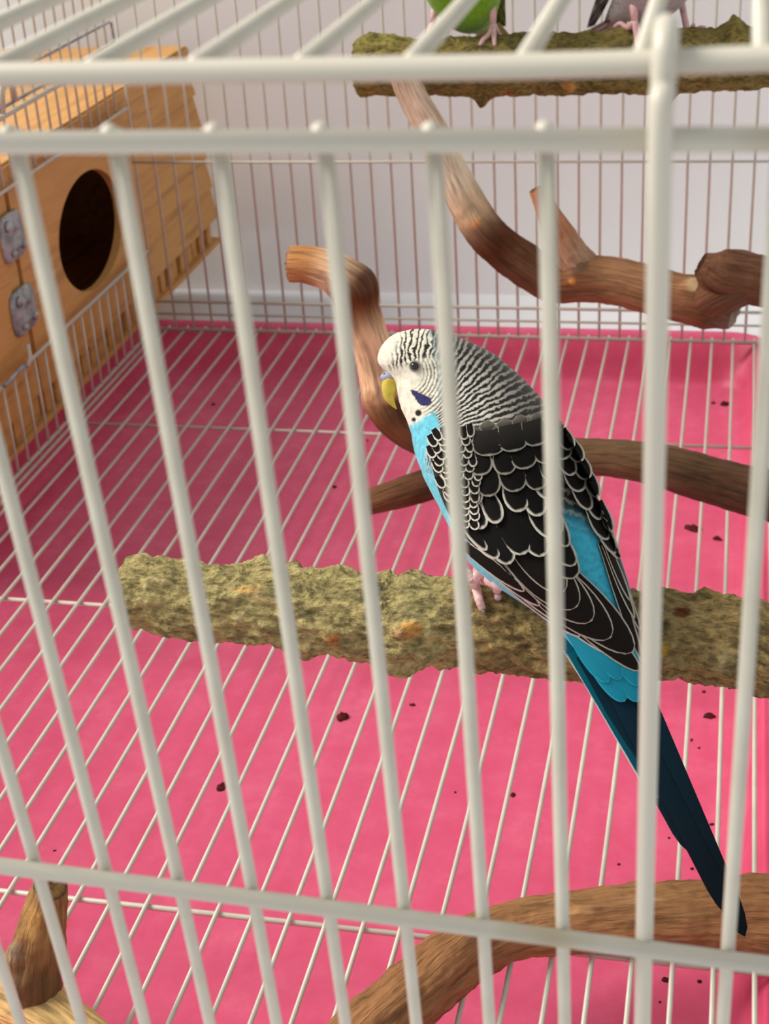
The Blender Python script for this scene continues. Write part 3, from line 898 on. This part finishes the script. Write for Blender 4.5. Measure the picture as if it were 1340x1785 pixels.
    for tip, dg, ln, wd_ in (((1008, 1006), 46, 130, 56), ((1002, 986), 50, 120, 46), ((990, 954), 58, 110, 36), ((980, 926), 62, 100, 34), ((970, 900), 64, 90, 32)):
        feather(lw_, tip, dg, ln, wd_, lay, rimw=4, rimc=S(170, 164, 150)); lay += 1
    lay = 13
    for tip, dg, ln, wd_ in (((848, 962), 56, 90, 30), ((866, 975), 57, 90, 36), ((888, 984), 59, 92, 46), ((914, 968), 64, 96, 54), ((946, 972), 62, 90, 44), ((962, 936), 64, 84, 36)):
        feather(lw_, tip, dg, ln, wd_, lay, rimw=5.2); lay += .7
    lay = 18
    for tip, dg, ln, wd_ in (((826, 918), 66, 50, 28), ((844, 924), 66, 54, 34), ((866, 914), 68, 56, 38), ((907, 893), 72, 66, 48), ((940, 900), 70, 64, 42), ((956, 872), 70, 60, 34)):
        feather(lw_, tip, dg, ln, wd_, lay, rimw=5.6); lay += .5
    for tip, dg, ln, wd_ in (((832, 880), 72, 44, 30), ((853, 868), 80, 56, 46), ((900, 858), 76, 60, 50), ((938, 852), 72, 58, 42), ((962, 838), 70, 54, 34),
                             ((842, 830), 80, 48, 40), ((881, 828), 82, 50, 44), ((920, 816), 76, 52, 46), ((956, 806), 72, 50, 44), ((852, 796), 84, 46, 58), ((898, 786), 80, 48, 54), ((938, 776), 74, 46, 50)):
        feather(lw_, tip, dg, ln, wd_, lay, rimw=4.4, rimc=S(146, 141, 130), colr=S(40, 37, 34) if tip[1] < 800 else S(11, 9, 8), dark_tip=S(8, 7, 6)); lay += .4
    for tip, dg, ln, wd_ in (((838, 772), 82, 26, 34), ((866, 766), 82, 26, 34), ((895, 762), 80, 26, 36), ((924, 756), 76, 26, 34), ((950, 752), 72, 26, 34), ((972, 752), 68, 24, 28),
                             ((820, 760), 84, 22, 26), ((850, 752), 82, 20, 30), ((880, 748), 80, 20, 30), ((910, 743), 78, 20, 30), ((938, 738), 74, 20, 30), ((962, 738), 70, 18, 24)):
        feather(lw_, tip, dg, ln, wd_, lay - 22, rimw=3.6, rimc=S(128, 123, 112), base=.35, lift0=.0030, colr=S(112, 107, 98), dark_tip=S(4, 3, 3)); lay += .3
    rnd = random.Random(3)
    ex = [(760, 756), (790, 752), (820, 758), (850, 768), (880, 784), (905, 800), (925, 814)]
    def edge_x(y):
        for (a0, b0_), (a1, b1_) in zip(ex, ex[1:]):
            if y <= a1: return b0_ + (b1_ - b0_) * (y - a0) / (a1 - a0)
        return ex[-1][1]
    y = 922
    rows_n = 0
    while y > 764:
        for q in range(5):
            x = edge_x(y) + 6 + q * 14 + (7 if rows_n % 2 else 0) + rnd.uniform(-2, 2)
            if x > 838: continue
            feather(lw_, (x, y + rnd.uniform(-2, 2)), 62 + q * 4 + rnd.uniform(-8, 8), 24, 17, 22 + rows_n * .25, rimw=3.3, rimc=S(222, 216, 202) if q < 3 else S(186, 180, 168))
        y -= 12; rows_n += 1
    # far wing
    lay = 0
    for tip, dg, ln, wd_ in (((1119, 1152), 69, 220, 20), ((1115, 1100), 69, 150, 14), ((1108, 1080), 68, 140, 16), ((1099, 1046), 68, 120, 14)):
        feather(rw_, tip, dg, ln, wd_, lay, **PR); lay += 1
    for tip, dg, ln, wd_ in (((1080, 976), 64, 90, 22), ((1073, 968), 65, 80, 24), ((1058, 940), 64, 70, 30), ((1066, 930), 66, 60, 20), ((1046, 905), 66, 56, 26), ((1031, 890), 62, 56, 30), ((1040, 868), 66, 54, 26),
                             ((1016, 855), 60, 50, 32), ((1026, 835), 66, 46, 28), ((1000, 826), 60, 46, 32), ((1012, 806), 64, 42, 30), ((986, 800), 64, 44, 36), ((998, 782), 64, 40, 28)):
        feather(rw_, tip, dg, ln, wd_, lay, rimw=4.6, rimc=S(176, 170, 158)); lay += .6
    # tail
    tdep = lambda x, y: D0 - (.0285 + (y - 1150) * .000012) + .004 * smooth(1250, 1050, y) * 0
    TD = S(4, 40, 56); TB = S(6, 12, 18); TT = S(0, 92, 112)
    for tip, dg, ln, wd_, l_, c0, c1, rw, rc in (
            ((1300, 1634), 64.5, 540, 39, 0, TD, TB, 1.5, TB), ((1278, 1600), 63.5, 500, 36, 1.5, TD, TB, 1.5, TB),
            ((1216, 1490), 62.5, 400, 38, -1.5, TD, S(6, 26, 36), 1.5, TD), ((1152, 1392), 62, 300, 34, -3, TT, S(4, 60, 76), 3.0, S(190, 200, 200)), ((1100, 1290), 60, 220, 34, -4.5, TT, S(4, 70, 88), 3.5, S(214, 214, 208)),
            ((1180, 1400), 66, 280, 34, -2, TD, TB, 1.5, TB)):
        o = feather(root, tip, dg, ln, wd_, l_, rimw=rw, rimc=rc, colr=c0, dark_tip=c1, name='tail_feather', round_=.86, depth_f=tdep, base=1.0, lift0=.0)
    for tip, dg, ln, wd_, l_ in (((1060, 1190), 58, 110, 34, 5), ((1088, 1222), 60, 150, 44, 3), ((1112, 1222), 64, 150, 44, 4), ((1140, 1226), 68, 140, 36, 3.5), ((1082, 1186), 58, 120, 44, 6), ((1118, 1196), 66, 120, 46, 6.5)):
        feather(root, tip, dg, ln, wd_, l_, rimw=3, rimc=S(44, 156, 180), colr=S(36, 152, 180), dark_tip=S(20, 128, 154), name='tail_covert', depth_f=lambda x, y: min(tdep(x, y), depth(x, y)), lift0=.0004)  # covert blue deepened like the rump, some of it painted-in shade
    # face
    def at_head(x, y, l=0.0): return onD(x, y, depth(x, y) - l)
    sc = (D0 - .012) / FPX
    def ball(name, c, rad, mat, parent=root, axes=None, nn=16):
        V = []; F = []
        ax = axes if axes is not None else np.eye(3)
        for i in range(nn // 2 + 1):
            t = math.pi * i / (nn // 2)
            for j in range(nn):
                a = 2 * math.pi * j / nn
                q = np.array([rad[0] * math.sin(t) * math.cos(a), rad[1] * math.sin(t) * math.sin(a), rad[2] * math.cos(t)])
                V.append(np.array(c) + ax @ q)
        for i in range(nn // 2):
            for j in range(nn): F.append((i * nn + j, (i + 1) * nn + j, (i + 1) * nn + (j + 1) % nn, i * nn + (j + 1) % nn))
        return obj(name, V, F, mat, parent)
    CAX = R                                    # columns: camera right, up, back in world axes
    eye = ball('eye', at_head(722.5, 638, .0003), (7.4 * sc, 7.4 * sc, 7 * sc), M['eye'], axes=CAX)
    V = []; F = []
    nn = 28
    for i, (r_, l_) in enumerate(((7.0, .0004), (8.8, .0006), (10.5, .0001))):
        for j in range(nn):
            a = 2 * math.pi * j / nn; V.append(at_head(722.5 + r_ * math.cos(a), 638 + r_ * .95 * math.sin(a), l_))
    for i in range(2):
        for j in range(nn): F.append((i * nn + j, i * nn + (j + 1) % nn, (i + 1) * nn + (j + 1) % nn, (i + 1) * nn + j))
    obj('eye_ring', V, F, M['eyering'], eye)
    HD = D0 - .0075
    def bp(x, y, l=0.0): return onD(x, y, HD - l)
    curve = catmull([(682, 662, 15.0), (679, 674, 14.4), (678, 685, 12.2), (680, 696, 8.4), (685, 705, 4.4), (691, 713, .8)], 26)
    pts = [bp(x, y) for x, y, r in curve]
    v, f = tube(pts, [r * sc for x, y, r in curve], 24)
    beak = obj('beak', v, f, M['beak'], root)
    cere = ball('cere', bp(677.5, 657.5), (15 * sc, 10.5 * sc, 14 * sc), M['cere'], axes=CAX, nn=24)
    ball('nostril', bp(670, 652, .00125), (2.6 * sc, 2.2 * sc, 2 * sc), M['nostril'], cere, axes=CAX, nn=10)
    # feet gripping the bark
    def on_bark(x, y, off):
        r = Vector(ray(x, y)); L = r.length
        h = perch_bvh.ray_cast(org, r / L)
        dd = h[3] / L if h[0] is not None else opt(perch_bvh.find_nearest(Vector(onD(x, y, .372)))[0])
        return onD(x, y, dd - off)
    def toe(points, radii):
        return tube(catmull(points, 26), np.interp(np.linspace(0, 1, 26), np.linspace(0, 1, len(radii)), radii) * (1 + .06 * np.sin(np.arange(26) * 2.0)), 10)
    r0 = .00105
    for sx, nm in ((0, 'left'), (96, 'right')):
        j0 = on_bark(824 + sx, 1012, .0022) if sx == 0 else np.array(onY(924, 1016, YP - .002))
        if sx == 0:
            hip = onD(872, 1016, depth(872, 1012) + .0035)
            parts = [toe([hip, onD(852, 1010, opt(j0) + .001), onD(836, 1000, opt(j0) + .0004), j0], [.0019, .0016, .0014, .0013]),
                     toe([j0, on_bark(829, 1024, .0016), on_bark(835, 1046, .0012), on_bark(841, 1062, .0009)], [.0013, .0012, .0011, .0009]),
                     toe([j0, onD(816, 1000, opt(j0) + .0006), onD(806, 993, opt(j0) + .0030), onD(799, 994, opt(j0) + .0055)], [.0013, .0012, .0011, .0009]),
                     toe([hip, on_bark(866, 1030, .0012), on_bark(868, 1042, .0008)], [.0012, .0011, .0009])]
            foot = obj('foot', *join(*parts), M['leg'], root)
            cl = tube([on_bark(841, 1062, .0010), on_bark(844, 1068, .0013), on_bark(845, 1073, .0008)], [.00075, .0005, .0001], 8)
            obj('claw', *cl, M['claw'], foot)
        else:
            top = lambda x, dy: np.array(perch_bvh.ray_cast(Vector((x, YP + dy, .5)), Vector((0, 0, -1)))[0])
            b0_ = top(onY(930, 1010, YP)[0], -.001) + np.array([0, 0, .0012])
            hip = onD(930, 985, D0 - .012)
            parts = [toe([hip, (hip + b0_) / 2, b0_], [.0019, .0015, .0013])]
            for ddx, ddy in ((-.006, .005), (-.007, -.001), (.005, .004)):
                parts.append(toe([b0_, b0_ + np.array([ddx * .5, ddy * .5, .0004]), top(b0_[0] + ddx, ddy) + np.array([0, 0, .0008])], [.0013, .0011, .0008]))
            obj('foot', *join(*parts), M['leg'], root)
    return root
budgie()

# ------------------------------------------------------------------ the two birds on the upper perch
def small_budgie(px, face, front, back, wingc, label, seed, scale=1.0):
    x = onY(px, 100, YU)[0]
    top = uperch_bvh.ray_cast(Vector((x, YU, .5)), Vector((0, 0, -1)))[0]
    base = np.array(top)
    root = thing('budgerigar', base, label, 'bird')
    f = np.array([math.cos(face), math.sin(face), 0.0]); l = np.array([-f[1], f[0], 0.0]); u = np.array([0, 0, 1.0])
    P = lambda a, b, c: base + scale * (a * f + b * l + c * u)
    st = catmull([(-.036, -.002, .003, .003), (-.026, .004, .0075, .007), (-.015, .010, .0125, .0125), (-.006, .021, .0168, .0165), (.001, .036, .0180, .0178), (.006, .050, .0160, .0158), (.009, .061, .0130, .0135), (.0115, .071, .0125, .0135), (.0125, .079, .0105, .0115), (.012, .0855, .0045, .005)], 70)
    nA = 48; V = []; K = []; F = []
    n = len(st)
    T = np.gradient(st[:, :2], axis=0); T /= np.linalg.norm(T, axis=1)[:, None]
    for i, (a0, c0, rl, rs) in enumerate(st):
        t = i / (n - 1)
        nf, nu_ = T[i][1], -T[i][0]
        for j in range(nA):
            a = 2 * math.pi * j / nA
            sx, lx = math.cos(a), math.sin(a)
            V.append(P(a0 + nf * rs * sx, rl * lx, c0 + nu_ * rs * sx))
            w = smooth(-.25, .25, sx + .1 * fbm((t * 20 + seed, lx * 3, sx * 3), 2))
            bars = .5 + .5 * math.sin(t * 190 + 2 * fbm((t * 30, lx * 6, sx * 6 + seed), 2))
            bk = S(14, 13, 12) * (1 - bars) + back * bars
            if t > .80: w = max(w, smooth(-.5, .1, sx))
            K.append(bk * (1 - w) + (front if t < .80 else wingc) * w)
    for i in range(n - 1):
        for j in range(nA): F.append((i * nA + j, i * nA + (j + 1) % nA, (i + 1) * nA + (j + 1) % nA, (i + 1) * nA + j))
    F.append(tuple(range(nA - 1, -1, -1))); F.append(tuple((n - 1) * nA + j for j in range(nA)))
    o = obj('body', V, F, M['plumage'], root); attr_color(o.data, np.array(K))
    # wings
    for s_ in (-1, 1):
        V = []; K = []; F = []; nu2, nv = 14, 26
        for k, th in enumerate((.0, .0016)):
            for i in range(nv):
                t = i / (nv - 1)
                half = .0150 * math.sqrt(max(.002, 1 - (max(0, t - .25) / .75) ** 1.6)) * (.45 + .55 * smooth(0, .25, t))
                c_f, c_u = .004 - .046 * t, .054 - .058 * t
                for j in range(nu2):
                    w = -1 + 2 * j / (nu2 - 1)
                    bulge = (.0185 - .010 * t) * math.sqrt(max(0, 1 - .45 * w * w)) + th - .002
                    V.append(P(c_f + w * half * .74, s_ * bulge, c_u + w * half * .62))
                    br = .5 + .5 * math.sin(t * 60 + 2.2 * math.cos(w * 9))
                    br = smooth(.55, .9, br)
                    K.append(S(22, 20, 18) * (1 - br) + back * br)
        m_ = nu2 * nv
        for i in range(nv - 1):
            for j in range(nu2 - 1):
                q = (i * nu2 + j, i * nu2 + j + 1, (i + 1) * nu2 + j + 1, (i + 1) * nu2 + j)
                F += [q, tuple(m_ + z for z in q[::-1])]
        o = obj('wing', V, F, M['plumage'], root); attr_color(o.data, np.array(K))
    # tail feathers
    for q in range(4):
        pts = [P(-.030 - .045 * t, (q - 1.5) * .003 * (1 - .3 * t), .001 - .020 * t - .001 * abs(q - 1.5)) for t in np.linspace(0, 1.2 - .2 * abs(q - 1.5), 12)]
        V = []; F = []
        for i, p in enumerate(pts):
            w = .0035 * scale * math.sqrt(max(.02, 1 - (i / 11) ** 4))
            V += [p + l * w, p - l * w, p - l * w + u * .0006, p + l * w + u * .0006]
        for i in range(11):
            for j in range(4): F.append((i * 4 + j, i * 4 + (j + 1) % 4, (i + 1) * 4 + (j + 1) % 4, (i + 1) * 4 + j))
        o = obj('tail_feather', V, F, M['plumage'], root); attr_color(o.data, np.array([wingc * .35] * len(V)))
    # beak, cere, eyes
    pts = [P(.0215, 0, .0745), P(.0255, 0, .0725), P(.0265, 0, .069), P(.0250, 0, .0660)]
    v, fc = tube(catmull(pts, 12), np.linspace(.0030, .0005, 12) * scale, 12); obj('beak', v, fc, M['beak'], root)
    v, fc = tube([P(.020, 0, .0765), P(.0235, 0, .0768), P(.0255, 0, .0758)], [.0034 * scale, .0030 * scale, .0012 * scale], 12); obj('cere', v, fc, M['cere'], root)
    for s_ in (-1, 1):
        v, fc = tube([P(.0175, s_ * .0095, .0755), P(.0178, s_ * .0113, .0755), P(.018, s_ * .0122, .0755), P(.018, s_ * .0126, .0755)], [.0018 * scale, .0017 * scale, .0011 * scale, .0003 * scale], 12); obj('eye', v, fc, M['eye'], root)
        # feet: two toes over the front of the perch, two behind, following the bark
        c = P(-.004, s_ * .0125, .004)
        parts = [tube([P(-.008, s_ * .010, .014), P(-.005, s_ * .0122, .008), c], [.0022, .0016, .0013], 8)]
        for df, dl in ((.010, -.003), (.010, .003), (-.009, -.003), (-.009, .003)):
            pts = [c]
            for t in (.35, .7, 1.0):
                q = c + t * (df * f + dl * l)
                h = uperch_bvh.ray_cast(Vector((q[0], q[1], .5)), Vector((0, 0, -1)))[0]
                if h is not None: pts.append(np.array(h) + np.array([0, 0, .0009]))
            if len(pts) > 2: parts.append(tube(catmull(pts, 14), np.linspace(.0013, .0007, 14), 8))
        obj('foot', *join(*parts), M['leg'], root)
    return root
small_budgie(804, math.radians(-96), S(122, 176, 22), S(150, 176, 40), S(190, 190, 40), 'green budgerigar perched high at the back beside a grey one', 1.0, 1.0)
small_budgie(1158, math.radians(-48), S(176, 164, 166), S(196, 190, 186), S(222, 214, 206), 'pale grey budgerigar perched high at the back beside a green one', 5.0, .96)

# ------------------------------------------------------------------ droppings and husks on the tray
M['drop'] = noisy('dark_dropping', S(66, 24, 22), S(100, 44, 40), 900, .9, .1)
rnd = random.Random(12)
for x, y, w, h in ((386, 1372, 17, 18), (598, 1251, 22, 14), (719, 1229, 12, 6), (1208, 922, 34, 13), (1251, 940, 20, 9), (1236, 1249, 22, 11), (1262, 705, 15, 12), (1243, 703, 9, 6), (894, 1386, 10, 10), (372, 705, 7, 7), (583, 849, 9, 7),
                   (1160, 1708, 16, 9), (1219, 1711, 9, 6), (1226, 1206, 8, 5), (1078, 1507, 7, 5), (1206, 1515, 8, 5), (1168, 1440, 6, 5), (1166, 1461, 6, 4), (1240, 1437, 8, 6), (793, 1381, 6, 5), (1205, 1290, 5, 8), (1218, 1304, 6, 5), (95, 1483, 7, 4), (640, 768, 6, 4), (1150, 1747, 6, 5)):
    p = onZ(x, y, TRAYZ)
    d = opt(p)
    rx, ry = w / 2 * d / FPX, h / 2 * d / FPX * 1.5
    V = []; F = []; nn = 10; ang = rnd.uniform(-.5, .5)
    for i in range(6):
        t = math.pi / 2 * i / 5
        for j in range(nn):
            a = 2 * math.pi * j / nn
            k = 1 + .45 * fbm((math.cos(a) * 2 + x, math.sin(a) * 2 + y, t), 2)
            ex_, ey_ = rx * math.cos(t) * math.cos(a) * k, ry * math.cos(t) * math.sin(a) * k
            V.append((p[0] + ex_ * math.cos(ang) - ey_ * math.sin(ang), p[1] + ex_ * math.sin(ang) + ey_ * math.cos(ang), TRAYZ - .0002 + min(rx, ry) * .8 * math.sin(t) * k))
    for i in range(5):
        for j in range(nn): F.append((i * nn + j, i * nn + (j + 1) % nn, (i + 1) * nn + (j + 1) % nn, (i + 1) * nn + j))
    F.append(tuple(range(nn - 1, -1, -1))); F.append(tuple(5 * nn + j for j in range(nn)))
    o = obj('dropping', V, F, M['drop'], None, True, (p[0], p[1], TRAYZ))
    lab = {1208: 'longest dark streaked dropping on the pink tray behind the rough branch', 1251: 'short dark streaked dropping beside the longest one on the pink tray', 598: 'wide dark dropping on the pink tray in front of the rough branch',
           386: 'upright dark dropping alone on the open pink tray floor'}.get(x, 'tiny dark dropping lying on the pink tray floor')
    tag(o, lab, 'dropping', 'droppings scattered on the tray')
